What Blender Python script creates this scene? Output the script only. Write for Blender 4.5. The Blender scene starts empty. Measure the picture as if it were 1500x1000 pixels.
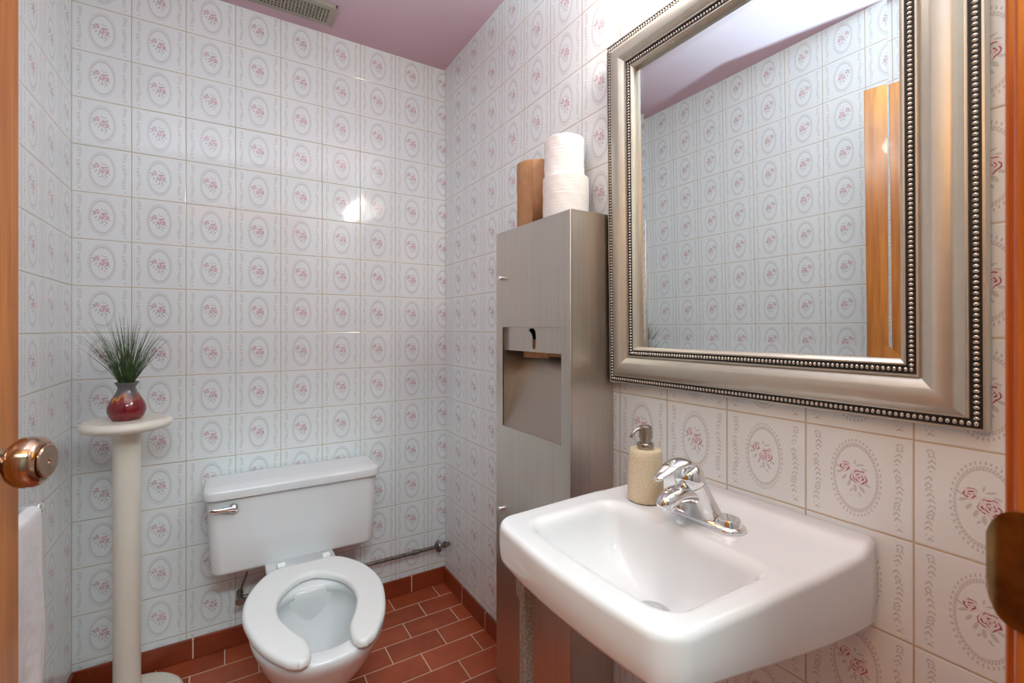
import bpy, bmesh, math, random
from mathutils import Vector, Matrix, Euler
random.seed(7)
PI = math.pi
SC = bpy.context.scene
COL = SC.collection

# ------------------------------------------------------------------ constants (metres)
H = 1.182                      # camera height
XL, XR = -0.4243, 0.8771       # left and right wall planes
YB = 2.0194                    # back wall plane
YF = 0.075                     # inner face of the door wall
CE = 2.392                     # ceiling
TZ = 0.1533                    # tile row pitch
ZT = 2.396                     # top of first tile row
BB = 0.074                     # baseboard height

# ------------------------------------------------------------------ node helpers
class V:
    """tiny expression wrapper around shader math nodes"""
    nt = None
    def __init__(s, k): s.k = k
    @staticmethod
    def m(op, *a, clamp=False):
        n = V.nt.nodes.new('ShaderNodeMath'); n.operation = op; n.use_clamp = clamp
        for i, x in enumerate(a):
            if isinstance(x, V): V.nt.links.new(x.k, n.inputs[i])
            else: n.inputs[i].default_value = x
        return V(n.outputs[0])
    def __add__(s, o): return V.m('ADD', s, o)
    __radd__ = __add__
    def __sub__(s, o): return V.m('SUBTRACT', s, o)
    def __rsub__(s, o): return V.m('SUBTRACT', o, s)
    def __mul__(s, o): return V.m('MULTIPLY', s, o)
    __rmul__ = __mul__
    def __truediv__(s, o): return V.m('DIVIDE', s, o)
    def __neg__(s): return V.m('MULTIPLY', s, -1.0)
def vabs(a): return V.m('ABSOLUTE', a)
def vmax(a, b): return V.m('MAXIMUM', a, b)
def vmin(a, b): return V.m('MINIMUM', a, b)
def vsin(a): return V.m('SINE', a)
def vsqrt(a): return V.m('SQRT', a)
def vfract(a): return V.m('FRACT', a)
def vfloor(a): return V.m('FLOOR', a)
def gt(a, b): return V.m('GREATER_THAN', a, b)
def lt(a, b): return V.m('LESS_THAN', a, b)
def sstep(a, lo, hi):
    n = V.nt.nodes.new('ShaderNodeMapRange'); n.interpolation_type = 'SMOOTHSTEP'
    V.nt.links.new(a.k, n.inputs[0]); n.inputs[1].default_value = lo; n.inputs[2].default_value = hi
    return V(n.outputs[0])
def noise(vec, scale, detail=3, rough=.5, dim='3D'):
    n = V.nt.nodes.new('ShaderNodeTexNoise'); n.inputs['Scale'].default_value = scale
    n.inputs['Detail'].default_value = detail; n.inputs['Roughness'].default_value = rough
    if vec is not None: V.nt.links.new(vec, n.inputs['Vector'])
    return V(n.outputs[0])
def mixc(f, a, b):
    n = V.nt.nodes.new('ShaderNodeMix'); n.data_type = 'RGBA'
    for i, x in ((0, f), (6, a), (7, b)):
        if isinstance(x, V): V.nt.links.new(x.k, n.inputs[i])
        elif i == 0: n.inputs[0].default_value = x
        else: n.inputs[i].default_value = (*x, 1)
    return V(n.outputs[2])
def combine(x, y, z=0.0):
    n = V.nt.nodes.new('ShaderNodeCombineXYZ')
    for i, q in enumerate((x, y, z)):
        if isinstance(q, V): V.nt.links.new(q.k, n.inputs[i])
        else: n.inputs[i].default_value = q
    return n.outputs[0]
def bump(h, strength=1.0, dist=1.0):
    n = V.nt.nodes.new('ShaderNodeBump'); n.inputs['Strength'].default_value = strength
    n.inputs['Distance'].default_value = dist
    V.nt.links.new(h.k, n.inputs['Height'])
    return n.outputs[0]
def srgb(r, g, b):
    f = lambda c: (c/255/12.92) if c <= 10.31 else ((c/255+.055)/1.055)**2.4
    return (f(r), f(g), f(b))
def newmat(name):
    m = bpy.data.materials.new(name); m.use_nodes = True
    V.nt = m.node_tree
    b = m.node_tree.nodes['Principled BSDF']
    return m, b
def setp(b, key, val):
    if isinstance(val, V): V.nt.links.new(val.k, b.inputs[key])
    elif hasattr(val, 'is_output'): V.nt.links.new(val, b.inputs[key])
    else: b.inputs[key].default_value = (*val, 1) if isinstance(val, tuple) and len(val) == 3 else val
def obj_co():
    n = V.nt.nodes.new('ShaderNodeTexCoord'); return n.outputs['Object']
def gen_uv():
    n = V.nt.nodes.new('ShaderNodeTexCoord'); return n.outputs['UV']
def sep(v):
    n = V.nt.nodes.new('ShaderNodeSeparateXYZ'); V.nt.links.new(v, n.inputs[0])
    return [V(o) for o in n.outputs]
def scalev(v, s):
    n = V.nt.nodes.new('ShaderNodeMapping'); V.nt.links.new(v, n.inputs[0]); n.inputs['Scale'].default_value = s
    return n.outputs[0]

def plain(name, col, rough=.4, metal=0.0, noise_amt=.04, nscale=30, bump_amt=0.0, bscale=200, coat=0.0, spec=.5):
    m, b = newmat(name)
    co = obj_co()
    n = noise(co, nscale, 4)
    c2 = tuple(max(0, c*(1-2*noise_amt)) for c in col)
    setp(b, 'Base Color', mixc(sstep(n, .3, .7), c2, col))
    setp(b, 'Roughness', rough); setp(b, 'Metallic', metal)
    b.inputs['Specular IOR Level'].default_value = spec
    b.inputs['Coat Weight'].default_value = coat
    if bump_amt: setp(b, 'Normal', bump(noise(co, bscale, 3), 1.0, bump_amt))
    return m

M = {}
def mat_tile():
    m, b = newmat('flower_wall_tile')
    u, v, _ = sep(gen_uv())
    fu = vfract(u) - .5; fv = vfract(v) - .5
    au = vabs(fu); av = vabs(fv)
    mm = vmax(au, av)
    # oval wreath
    ex = fu/.195; ey = fv/.335
    r = vsqrt(ex*ex + ey*ey)
    th = V.m('ARCTAN2', ey, ex)
    hatch = lt(vabs(r-1.045), .05) * (.35 + .65*gt(vsin(th*56.0 + r*30.0), 0.0))
    line = lt(vabs(r-.985), .014)*.8
    dots = lt(vabs(r-1.18), .045) * gt(vsin(th*42.0), .2)
    # garlands left and right
    wave = vsin(fv*15.0 + gt(fu, 0.0)*2.0)
    gx = au - .375 - .014*wave
    agx = vabs(gx)
    leaf = lt(agx, .030) * gt(vsin(fv*118.0 + agx*120.0), .25) * lt(av, .435)
    gapm = gt(vabs(vsin(fv*11.0 + .9)), .16)
    rng_c = vfract(fv*3.4 + .2) - .5
    rd = vsqrt(gx*gx*1.0 + rng_c*rng_c*.0865)
    ring = lt(vabs(rd - .02), .0065) * lt(av, .4)
    garl = vmax(leaf*gapm*gt(rd, .03), ring)
    decor = vmax(vmax(hatch, line), vmax(dots, garl))
    # leaves round the roses
    leaves = None
    for (lx, ly, ang, lw, lh) in ((-.165, .03, .5, .036, .014), (-.12, -.03, 1.0, .034, .015), (-.065, -.085, 1.2, .038, .015), (0, -.135, 1.7, .04, .016),
                                  (.075, -.135, 2.2, .04, .017), (.125, -.075, 2.7, .036, .014), (.05, -.20, 2.3, .028, .010), (.05, .145, .3, .040, .010),
                                  (.10, .10, -.3, .028, .010), (-.005, .17, 1.4, .026, .009), (-.19, .09, 2.6, .028, .009), (-.04, -.165, .8, .022, .010)):
        ca, sa = math.cos(ang), math.sin(ang)
        dx = fu - lx*.86; dy = fv - ly*.9 - .01
        p = (dx*ca + dy*sa)/lw; q = (dy*ca - dx*sa)/lh
        e = lt(p*p + q*q, 1.0)
        leaves = e if leaves is None else vmax(leaves, e)
    # roses
    nz = noise(gen_uv(), 26, 2)
    def rose(cx, cy, R, turns, ph):
        dx = fu - cx; dy = fv - cy
        d = vsqrt(dx*dx + dy*dy*.9)
        t = V.m('ARCTAN2', dy, dx)
        wob = d/R + (nz-.5)*.35 + .07*vsin(t*5.0)
        fill = lt(wob, 1.0)
        st = gt(vsin(wob*turns + t*1.0 + ph), .45) * fill * gt(vsin(t*3.0 + d*40.0 + ph), -.55)
        return fill, st
    f1, s1 = rose(.035, .015, .082, 17.0, .5)
    f2, s2 = rose(-.092, .098, .054, 11.0, 2.0)
    fill = vmax(f1, f2); stroke = vmax(s1, s2)
    tilec = srgb(232, 238, 239); grey = srgb(150, 136, 132); pink = srgb(224, 190, 200); red = srgb(146, 34, 62); grout = srgb(186, 172, 148)
    c = mixc(decor*.42, tilec, grey)
    c = mixc(leaves*.42, c, srgb(150, 140, 138))
    c = mixc(fill*.38, c, pink)
    c = mixc(stroke*.88, c, red)
    g = gt(mm, .4915)
    wn = noise(combine(vfloor(u)*7.3, vfloor(v)*3.1), 1.0, 0)
    c = mixc(g, c, mixc(noise(gen_uv(), 3.0, 3), grout, srgb(205, 190, 165)))
    setp(b, 'Base Color', c)
    setp(b, 'Roughness', .07 + g*.6)
    r1 = noise(combine(vfloor(u)*1.71+.3, vfloor(v)*2.33+.7), 9.0, 0)-.5
    r2 = noise(combine(vfloor(u)*2.91+5.3, vfloor(v)*1.37+3.7), 9.0, 0)-.5
    pill = sstep(mm, .496, .478)
    hgt = pill*.0006 + (fu*r1 + fv*r2)*.0030 + noise(gen_uv(), 2.2, 1)*.00035
    setp(b, 'Normal', bump(hgt))
    return m
def mat_quarry(name, wall=False):
    """terracotta tiles; uv in tile units: u along x (rows of .2032), v across (.1016)"""
    m, b = newmat(name)
    u, v, _ = sep(gen_uv())
    row = vfloor(v)
    if wall: uu = u
    else: uu = u + vfract(row*.5)
    fu = vfract(uu) - .5; fv = vfract(v) - .5
    gu = .5 - vabs(fu); gv = .5 - vabs(fv)
    if wall: gm = lt(gu, .0115)
    else: gm = vmax(lt(gu, .0095), lt(gv, .017))
    wn = V.nt.nodes.new('ShaderNodeTexWhiteNoise'); wn.noise_dimensions = '2D'
    V.nt.links.new(combine(vfloor(uu), row), wn.inputs['Vector'])
    rnd = V(wn.outputs[0])
    co = obj_co()
    n1 = noise(co, 9, 5, .65); n2 = noise(co, 120, 3)
    if wall: a, c2 = srgb(126, 50, 24), srgb(150, 64, 34)
    else: a, c2 = srgb(150, 66, 36), srgb(188, 90, 54)
    c = mixc(sstep(n1*.7 + rnd*.35, .3, .75), a, c2)
    c = mixc(sstep(n2, .66, .78)*.4, c, srgb(196, 128, 100))
    gr = mixc(n1, srgb(206, 172, 146), srgb(236, 216, 196))
    c = mixc(gm, c, gr)
    setp(b, 'Base Color', c); setp(b, 'Roughness', .36 + gm*.5 + (n1-.5)*.25)
    hgt = sstep(gu, .004, .016)*.0006 if wall else vmin(sstep(gu, .004, .014), sstep(gv, .008, .026))*.0006
    setp(b, 'Normal', bump(hgt + n2*.00012))
    return m
def mat_wood(name, c1, c2, rough=.32):
    m, b = newmat(name)
    co = obj_co()
    st = scalev(co, (38, 38, 2.2))
    n = noise(st, 1.0, 6, .6); w = noise(scalev(co, (160, 160, 5)), 1.0, 3, .6)
    setp(b, 'Base Color', mixc(sstep(n*.75 + w*.25, .34, .66), c1, c2))
    setp(b, 'Roughness', rough); b.inputs['Coat Weight'].default_value = .25
    setp(b, 'Normal', bump(w*.0002))
    return m
def mat_brushed(name, col, rough=.28, scale=(2, 900, 900), amt=.05, bamt=.00003):
    m, b = newmat(name)
    co = obj_co()
    n = noise(scalev(co, scale), 1.0, 2, .5); n2 = noise(co, 5, 3)
    c2 = tuple(c*(1-3*amt) for c in col)
    setp(b, 'Base Color', mixc(sstep(n*.62 + n2*.38, .32, .66), c2, col)); setp(b, 'Metallic', 1.0)
    setp(b, 'Roughness', rough + (n-.5)*.12 + (n2-.5)*.1)
    if bamt: setp(b, 'Normal', bump(n, 1.0, bamt))
    return m

M['tile'] = mat_tile()
M['floor'] = mat_quarry('terracotta_floor_tile')
M['base'] = mat_quarry('terracotta_baseboard_tile', True)
M['ceiling'] = plain('mauve_paint', srgb(204, 171, 182), .75, noise_amt=.02, nscale=3, bump_amt=.0004, bscale=6)
M['wood'] = mat_wood('honey_wood', srgb(150, 84, 34), srgb(190, 120, 54))
M['trimwood'] = mat_wood('orange_wood', srgb(160, 78, 26), srgb(196, 108, 44), .25)
M['porcelain'] = plain('white_porcelain', srgb(229, 230, 231), .07, noise_amt=.006, nscale=4)
M['toiletporc'] = plain('toilet_porcelain', srgb(228, 229, 230), .10, noise_amt=.01, nscale=4)
M['seat'] = plain('white_seat_plastic', srgb(238, 238, 236), .22, noise_amt=.006)
M['chrome'] = plain('chrome', (.86, .87, .88), .05, 1.0, noise_amt=.01)
M['agedchrome'] = plain('aged_chrome', srgb(150, 148, 142), .28, 1.0, noise_amt=.15, nscale=60)
M['dullpipe'] = plain('dull_pipe_metal', srgb(136, 128, 120), .42, .7, noise_amt=.2, nscale=50)
M['steel'] = mat_brushed('brushed_stainless', srgb(208, 198, 188), .34, (260, 260, 2.2), .045, 0)
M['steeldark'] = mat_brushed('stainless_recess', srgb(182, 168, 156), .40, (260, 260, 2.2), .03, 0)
M['dark'] = plain('hollow_shade_black', (.012, .011, .010), .6)  # near black that stands in for shade inside hollow parts
M['frame'] = plain('champagne_frame', srgb(198, 193, 180), .42, .72, noise_amt=.02, nscale=40)
M['beaddark'] = plain('dark_bead_groove', srgb(46, 42, 38), .45, .3, noise_amt=.1)
M['bead'] = plain('silver_beads', srgb(208, 202, 192), .24, 1.0, noise_amt=.05, nscale=300)
M['paper'] = plain('white_tissue_paper', srgb(244, 242, 238), .9, noise_amt=.02, nscale=15, bump_amt=.0012, bscale=60, spec=.1)
def mat_tissue():
    m, b = newmat('wound_tissue_paper'); co = obj_co()
    n = noise(scalev(co, (9, 9, 260)), 1.0, 3, .6)
    setp(b, 'Base Color', mixc(sstep(n, .35, .65), srgb(240, 238, 234), srgb(246, 244, 241))); setp(b, 'Roughness', .9)
    b.inputs['Specular IOR Level'].default_value = .1
    setp(b, 'Normal', bump(n*.0012 + noise(co, 220, 2)*.0003))
    return m
M['paper'] = mat_tissue()
M['cloth'] = plain('white_towel_cloth', srgb(240, 240, 240), .95, noise_amt=.03, nscale=20, bump_amt=.004, bscale=38, spec=.1)
M['kraft'] = plain('brown_kraft_paper', srgb(190, 146, 108), .85, noise_amt=.06, nscale=50, bump_amt=.0006, bscale=160, spec=.15)
M['cardboard'] = plain('grey_cardboard', srgb(168, 140, 112), .9)
M['cream'] = plain('cream_paint', srgb(232, 226, 212), .28, noise_amt=.02, nscale=8)
M['grass'] = plain('dark_green_grass', srgb(78, 104, 56), .55, noise_amt=.3, nscale=60)
M['stone'] = plain('sand_stone_resin', srgb(222, 204, 172), .6, noise_amt=.10, nscale=420)
M['nickel'] = plain('brushed_nickel', srgb(176, 168, 158), .24, 1.0, noise_amt=.05, nscale=90)
M['knob'] = plain('bronzed_chrome_knob', srgb(188, 158, 134), .12, 1.0, noise_amt=.05)
M['brass'] = plain('worn_brass', srgb(150, 108, 62), .35, 1.0, noise_amt=.25, nscale=40)
M['ventpaint'] = plain('beige_vent_paint', srgb(156, 146, 132), .5)
M['legmetal'] = plain('pitted_leg_metal', srgb(178, 164, 150), .5, .35, noise_amt=.25, nscale=220, bump_amt=.0006, bscale=240)
M['hallwall'] = plain('hall_wall_paint', srgb(150, 148, 142), .8)
M['soapdark'] = plain('rubber_foot', (.05, .045, .04), .7)
def mat_vase():
    m, b = newmat('glazed_red_vase')
    co = obj_co(); x, y, z = sep(co)
    n = noise(scalev(co, (70, 70, 30)), 1.0, 4, .6)
    red = mixc(noise(co, 60, 3), srgb(96, 14, 22), srgb(146, 30, 38))
    k = z + (n-.5)*.07
    c = mixc(sstep(k, .058, .068)*(.25+.75*sstep(x, .012, -.012)), red, srgb(206, 134, 52))
    c = mixc(sstep(k, .070, .080), c, srgb(96, 90, 92))
    setp(b, 'Base Color', c); setp(b, 'Roughness', .12); b.inputs['Coat Weight'].default_value = .4
    return m
M['vase'] = mat_vase()
def mat_mirror():
    m, b = newmat('mirror_silvering'); co = obj_co()
    setp(b, 'Base Color', mixc(noise(co, 2, 1), (.86, .90, .90), (.87, .91, .91))); setp(b, 'Metallic', 1.0); setp(b, 'Roughness', 0.0)
    return m
M['mirror'] = mat_mirror()
def mat_emit(name, col, s):
    m, b = newmat(name)
    setp(b, 'Base Color', (.9, .88, .84)); setp(b, 'Roughness', .3)
    b.inputs['Emission Color'].default_value = (*col, 1); b.inputs['Emission Strength'].default_value = s
    return m
M['globe'] = mat_emit('lit_frosted_globe', (1.0, .955, .86), 50.0)
M['hallfill'] = mat_emit('hall_fill_glow', (1.0, .96, .90), 6.0)  # glow of the added hall fixture
def mat_water():
    m, b = newmat('toilet_water'); setp(b, 'Base Color', mixc(noise(obj_co(), 3, 1), (.60, .64, .62), (.66, .70, .68)))
    setp(b, 'Roughness', .02); b.inputs['Transmission Weight'].default_value = .85; b.inputs['IOR'].default_value = 1.33
    return m
M['water'] = mat_water()

# ------------------------------------------------------------------ object helpers
def wpos(o):
    p = Vector((0, 0, 0))
    while o is not None:
        p += o.location; o = o.parent
    return p
def finish(o, parent):
    COL.objects.link(o)
    if parent is not None: o.parent = parent
    return o
def shade(me, ang):
    if ang is None: return
    me.polygons.foreach_set('use_smooth', [True]*len(me.polygons))
    if ang < 179: me.set_sharp_from_angle(angle=math.radians(ang))
def obj(name, bm, mat, parent=None, smooth=40, origin=None, recalc=True, bevel=0, bseg=2, sub=0):
    """bm is in world coordinates; it becomes one object under parent"""
    if recalc: bmesh.ops.recalc_face_normals(bm, faces=bm.faces[:])
    base = wpos(parent) if parent is not None else Vector((0, 0, 0))
    o3 = Vector(origin) if origin is not None else base
    bmesh.ops.translate(bm, verts=bm.verts[:], vec=-o3)
    me = bpy.data.meshes.new(name); bm.to_mesh(me); bm.free()
    shade(me, smooth)
    mats = mat if isinstance(mat, (list, tuple)) else [mat]
    for q in mats: me.materials.append(M[q])
    o = bpy.data.objects.new(name, me)
    o.location = o3 - base
    finish(o, parent)
    if bevel:
        b = o.modifiers.new('bevel', 'BEVEL'); b.width = bevel; b.segments = bseg; b.limit_method = 'ANGLE'; b.angle_limit = math.radians(35)
        b.harden_normals = False
    if sub:
        s = o.modifiers.new('sub', 'SUBSURF'); s.levels = sub; s.render_levels = sub
    return o
def thing(name, label, cat, loc, group=None, rot=None):
    o = bpy.data.objects.new(name, None); o.location = loc; o.empty_display_size = .05
    COL.objects.link(o); o['label'] = label; o['category'] = cat
    if group: o['group'] = group
    return o
def tag(o, label, cat, group=None):
    o['label'] = label; o['category'] = cat
    if group: o['group'] = group
    return o
def struct(o, label=None):
    o['kind'] = 'structure'
    if label: o['label'] = label
    return o
def box(bm, x0, x1, y0, y1, z0, z1):
    vs = [bm.verts.new(p) for p in ((x0,y0,z0),(x1,y0,z0),(x1,y1,z0),(x0,y1,z0),(x0,y0,z1),(x1,y0,z1),(x1,y1,z1),(x0,y1,z1))]
    for f in ((0,3,2,1),(4,5,6,7),(0,1,5,4),(1,2,6,5),(2,3,7,6),(3,0,4,7)): bm.faces.new([vs[i] for i in f])
    return bm
def nb(): return bmesh.new()
def loft(bm, rings, cap0=True, cap1=True, closed=True):
    R = [[bm.verts.new(p) for p in r] for r in rings]
    n = len(R[0])
    for a, b in zip(R, R[1:]):
        for i in range(n if closed else n-1):
            j = (i+1) % n
            bm.faces.new((a[i], a[j], b[j], b[i]))
    if cap0: bm.faces.new(R[0][::-1])
    if cap1: bm.faces.new(R[-1])
    return bm
def circ(c, r, n=32, ax='z', r2=None):
    out = []; r2 = r if r2 is None else r2
    for i in range(n):
        a = 2*PI*i/n; p, q = r*math.cos(a), r2*math.sin(a)
        if ax == 'z': out.append((c[0]+p, c[1]+q, c[2]))
        elif ax == 'y': out.append((c[0]+p, c[1], c[2]-q))
        else: out.append((c[0], c[1]+p, c[2]+q))
    return out
def lathe(bm, c, prof, n=40, ax='z', cap0=True, cap1=True):
    """prof: list of (radius, offset along axis)"""
    rings = []
    for r, h in prof:
        k = list(c); k['xyz'.index(ax)] += h
        rings.append(circ(k, max(r, 1e-5), n, ax))
    return loft(bm, rings, cap0, cap1)
def tube(bm, path, rad, n=24, up=(0, 0, 1), cap=True):
    """rad: list of (a along side, b along up) or float"""
    P = [Vector(p) for p in path]; rings = []
    for i, p in enumerate(P):
        t = (P[min(i+1, len(P)-1)] - P[max(i-1, 0)]).normalized()
        u = Vector(up); s = t.cross(u)
        if s.length < 1e-4: s = t.cross(Vector((0, 1, 0)))
        s.normalize(); u = s.cross(t).normalized()
        ra = rad[i] if isinstance(rad, (list, tuple)) else rad
        a, b = ra if isinstance(ra, (list, tuple)) else (ra, ra)
        rings.append([tuple(p + s*a*math.cos(2*PI*k/n) + u*b*math.sin(2*PI*k/n)) for k in range(n)])
    return loft(bm, rings, cap, cap)
def lin(a, b, t): return a + (b-a)*t
def smooth_path(pts, k=6):
    """Catmull-Rom through tuples of any length"""
    out = []
    n = len(pts)
    for i in range(n-1):
        p0, p1, p2, p3 = pts[max(i-1, 0)], pts[i], pts[i+1], pts[min(i+2, n-1)]
        for j in range(k):
            t = j/k
            out.append(tuple(.5*((2*b) + (-a+c)*t + (2*a-5*b+4*c-d)*t*t + (-a+3*b-3*c+d)*t**3) for a, b, c, d in zip(p0, p1, p2, p3)))
    out.append(tuple(pts[-1])); return out
def rrect(cx, cy, hx, hy, r, n=8):
    """rounded rectangle, list of (x, y)"""
    out = []
    for sx, sy, a0 in ((1, 1, 0), (-1, 1, PI/2), (-1, -1, PI), (1, -1, 1.5*PI)):
        for i in range(n+1):
            a = a0 + (PI/2)*i/n
            out.append((cx + sx*(hx-r) + r*math.cos(a), cy + sy*(hy-r) + r*math.sin(a)))
    return out
def plate(name, outer, holes, thick, to3, mat, parent, bevel=0):
    """flat sheet with real holes from 2D outlines; to3 maps (a, b, depth) to world"""
    cu = bpy.data.curves.new(name, 'CURVE'); cu.dimensions = '2D'; cu.fill_mode = 'BOTH'; cu.extrude = thick/2
    for loop in [outer] + holes:
        sp = cu.splines.new('POLY'); sp.points.add(len(loop)-1); sp.use_cyclic_u = True
        for i, p in enumerate(loop): sp.points[i].co = (p[0], p[1], 0, 1)
    tmp = bpy.data.objects.new(name, cu); COL.objects.link(tmp)
    dg = bpy.context.evaluated_depsgraph_get(); dg.update()
    me = bpy.data.meshes.new_from_object(tmp.evaluated_get(dg))
    bm = nb(); bm.from_mesh(me)
    bpy.data.objects.remove(tmp); bpy.data.curves.remove(cu); bpy.data.meshes.remove(me)
    bmesh.ops.remove_doubles(bm, verts=bm.verts[:], dist=1e-6)
    for v in bm.verts: v.co = Vector(to3(v.co.x, v.co.y, v.co.z))
    return obj(name, bm, mat, parent, smooth=30)

def uvmap(o, fn):
    me = o.data; uvl = me.uv_layers.new(name='UVMap'); W = wpos(o)
    for lp in me.loops:
        co = me.vertices[lp.vertex_index].co + W
        uvl.data[lp.index].uv = fn(co)

# ------------------------------------------------------------------ the room
rowv = lambda z: (z-ZT)/TZ
o = struct(obj('wall_back', box(nb(), XL-.12, XR+.12, YB, YB+.1, 0, CE+.1), 'tile', smooth=None)); uvmap(o, lambda c: ((c.x-XL)/.1524, rowv(c.z)))
o = struct(obj('wall_left', box(nb(), XL-.12, XL, YF-.125, YB, 0, CE+.1), 'tile', smooth=None)); uvmap(o, lambda c: ((c.y-1.894)/.1524, rowv(c.z)))
o = struct(obj('wall_right', box(nb(), XR, XR+.12, YF-.125, YB, 0, CE+.1), 'tile', smooth=None)); uvmap(o, lambda c: ((.7326-c.y)/.1515, rowv(c.z)))
DX0, DX1, DH = -.365, .42, 2.03          # rough opening
bm = nb(); box(bm, XL, DX0, YF-.125, YF, 0, CE+.1); box(bm, DX1, XR, YF-.125, YF, 0, CE+.1); box(bm, DX0, DX1, YF-.125, YF, DH, CE+.1)
o = struct(obj('wall_front', bm, 'tile', smooth=None)); uvmap(o, lambda c: (-c.x/.1524, rowv(c.z)))
struct(obj('ceiling', box(nb(), XL, XR, YF-.125, YB, CE, CE+.1), 'ceiling', smooth=None))
o = struct(obj('floor', box(nb(), -1.3, 1.5, -1.9, YB+.1, -.08, 0), 'floor', smooth=None)); uvmap(o, lambda c: ((c.x-.9125)/.2032 - .5 + .5, (c.y-2.0194)/.1016))
# baseboards: terracotta tiles set upright
o = struct(obj('baseboard_back', box(nb(), XL, XR, YB-.009, YB, 0, BB), 'base', bevel=.003)); uvmap(o, lambda c: ((c.x-.714)/.2032, 0.5))
o = struct(obj('baseboard_left', box(nb(), XL, XL+.009, YF, YB-.009, 0, BB), 'base', bevel=.003)); uvmap(o, lambda c: ((c.y-1.82)/.2032, 0.5))
o = struct(obj('baseboard_right', box(nb(), XR-.009, XR, YF, YB-.009, 0, BB), 'base', bevel=.003)); uvmap(o, lambda c: ((c.y-1.812)/.2070, 0.5))
o = struct(obj('baseboard_front', box(nb(), .475, XR-.009, YF, YF+.009, 0, BB), 'base', bevel=.003)); uvmap(o, lambda c: (c.x/.2032, 0.5))
# door frame
bm = nb(); box(bm, .40, .42, -.06, .080, 0, 2.03); box(bm, .42, .472, YF, .088, 0, 2.08)
t1 = struct(obj('trim_1', bm, 'trimwood', bevel=.002), 'orange wood door jamb on the right with a brass strike plate')
bm = nb(); box(bm, -.365, -.345, -.06, .080, 0, 2.03); box(bm, -.415, -.365, YF, .088, 0, 2.08)
struct(obj('trim_2', bm, 'trimwood', bevel=.002))
bm = nb(); box(bm, -.345, .40, -.06, .080, 2.01, 2.03); box(bm, -.365, .42, YF, .088, 2.03, 2.08)
struct(obj('trim_3', bm, 'trimwood', bevel=.002))
# strike plate with a curved lip
prof = [(.3985, .030), (.3985, .070), (.3983, .080), (.3988, .0865), (.4015, .0905), (.4035, .0925)]
def stripz(y):  # half height of the plate along its length: lip is narrower with round corners
    return .035 if y < .078 else .035*math.sqrt(max(.25, 1-((y-.078)/.0165)**2))
rings = []
sp = smooth_path(prof, 4)
bm = nb(); zc = 1.039
top = []
for k, (x, y) in enumerate(sp):
    h = stripz(y)
    rings.append([(x, y, zc-h), (x, y, zc-h*.5), (x, y, zc), (x, y, zc+h*.5), (x, y, zc+h), (x+.0016, y, zc+h), (x+.0016, y, zc), (x+.0016, y, zc-h)])
loft(bm, rings)
s_ = obj('strike_plate', bm, 'brass', t1, smooth=50)
bm = nb()
for dz in (-.024, .024): lathe(bm, (.3985, .05, zc+dz), [(.004, 0), (.004, -.0006), (.002, -.0012)], 16, 'x')
obj('screw', bm, 'brass', s_)

# open door leaf, hinged at the left jamb
th = math.atan2(.018, .078)
dv = Vector((math.sin(th), math.cos(th), 0)); nv = Vector((math.cos(th), -math.sin(th), 0))
fe = Vector((-.2014, .747, 0))
def dp(s, d, z):  # s back from the free edge, d out of the room-side face
    p = fe - dv*s + nv*d; return (p.x, p.y, z)
bm = nb()
vs = [bm.verts.new(dp(s, d, z)) for z in (.012, 1.99) for s, d in ((0, 0), (.675, 0), (.675, -.034), (0, -.034))]
for f in ((0,1,2,3),(7,6,5,4),(0,4,5,1),(1,5,6,2),(2,6,7,3),(3,7,4,0)): bm.faces.new([vs[i] for i in f])
door = struct(obj('door_1', bm, 'wood', bevel=.0015, origin=dp(.675, 0, 0)), 'open honey coloured wooden door with a round knob')
kz, ks = 1.043, .063
def door_lathe(prof, n=40):
    c = Vector(dp(ks, 0, kz)); rings = []
    for r, h in prof:
        p = c + nv*h
        rings.append([tuple(p + dv*r*math.cos(2*PI*i/n) + Vector((0, 0, 1))*r*math.sin(2*PI*i/n)) for i in range(n)])
    return loft(nb(), rings)
hd = obj('door_handle', door_lathe([(.030, 0), (.030, .002), (.026, .006), (.012, .008), (.010, .014), (.010, .022), (.013, .026), (.021, .030), (.0255, .036), (.0265, .043), (.0255, .050), (.022, .0545), (.019, .0555), (.0185, .0545)]), 'knob', door, smooth=50)
obj('privacy_button', door_lathe([(.0175, .0545), (.0178, .0570), (.0165, .0582), (.003, .0585), (.0028, .0575)]), 'knob', hd, smooth=35)
hb = nb()
for z in (.25, 1.0, 1.75): tube(hb, [dp(.678, .004, z-.04), dp(.678, .004, z+.04)], .005, 12)
obj('hinge', hb, 'agedchrome', door)

# hallway outside the door
bm = nb()
HH = 2.55
box(bm, -1.3, -1.2, -1.9, -.06, 0, HH); box(bm, 1.4, 1.5, -1.9, -.06, 0, HH); box(bm, -1.2, 1.4, -1.9, -1.8, 0, HH)
struct(obj('wall_hall', bm, 'hallwall', smooth=None))
bm = nb(); box(bm, -1.3, DX0, -.07, -.05, 0, HH); box(bm, DX1, 1.5, -.07, -.05, 0, HH); box(bm, DX0, DX1, -.07, -.05, DH, HH)
struct(obj('wall_hall_door_side', bm, 'hallwall', smooth=None))
struct(obj('ceiling_hall', box(nb(), -1.3, 1.5, -1.9, -.05, HH, HH+.08), 'hallwall', smooth=None))
hl = thing('hall_fill_fixture', 'unseen added diffuser light on the hallway ceiling outside the door', 'fill light', (.05, -.95, HH))  # fixture added out of view to send soft light through the doorway
obj('fill_light_housing', box(nb(), -.55, .65, -1.12, -.78, HH-.03, HH-.0005), 'ventpaint', hl, bevel=.004)
obj('diffuser', box(nb(), -.53, .63, -1.10, -.80, HH-.055, HH-.031), 'hallfill', hl, bevel=.006)

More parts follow.
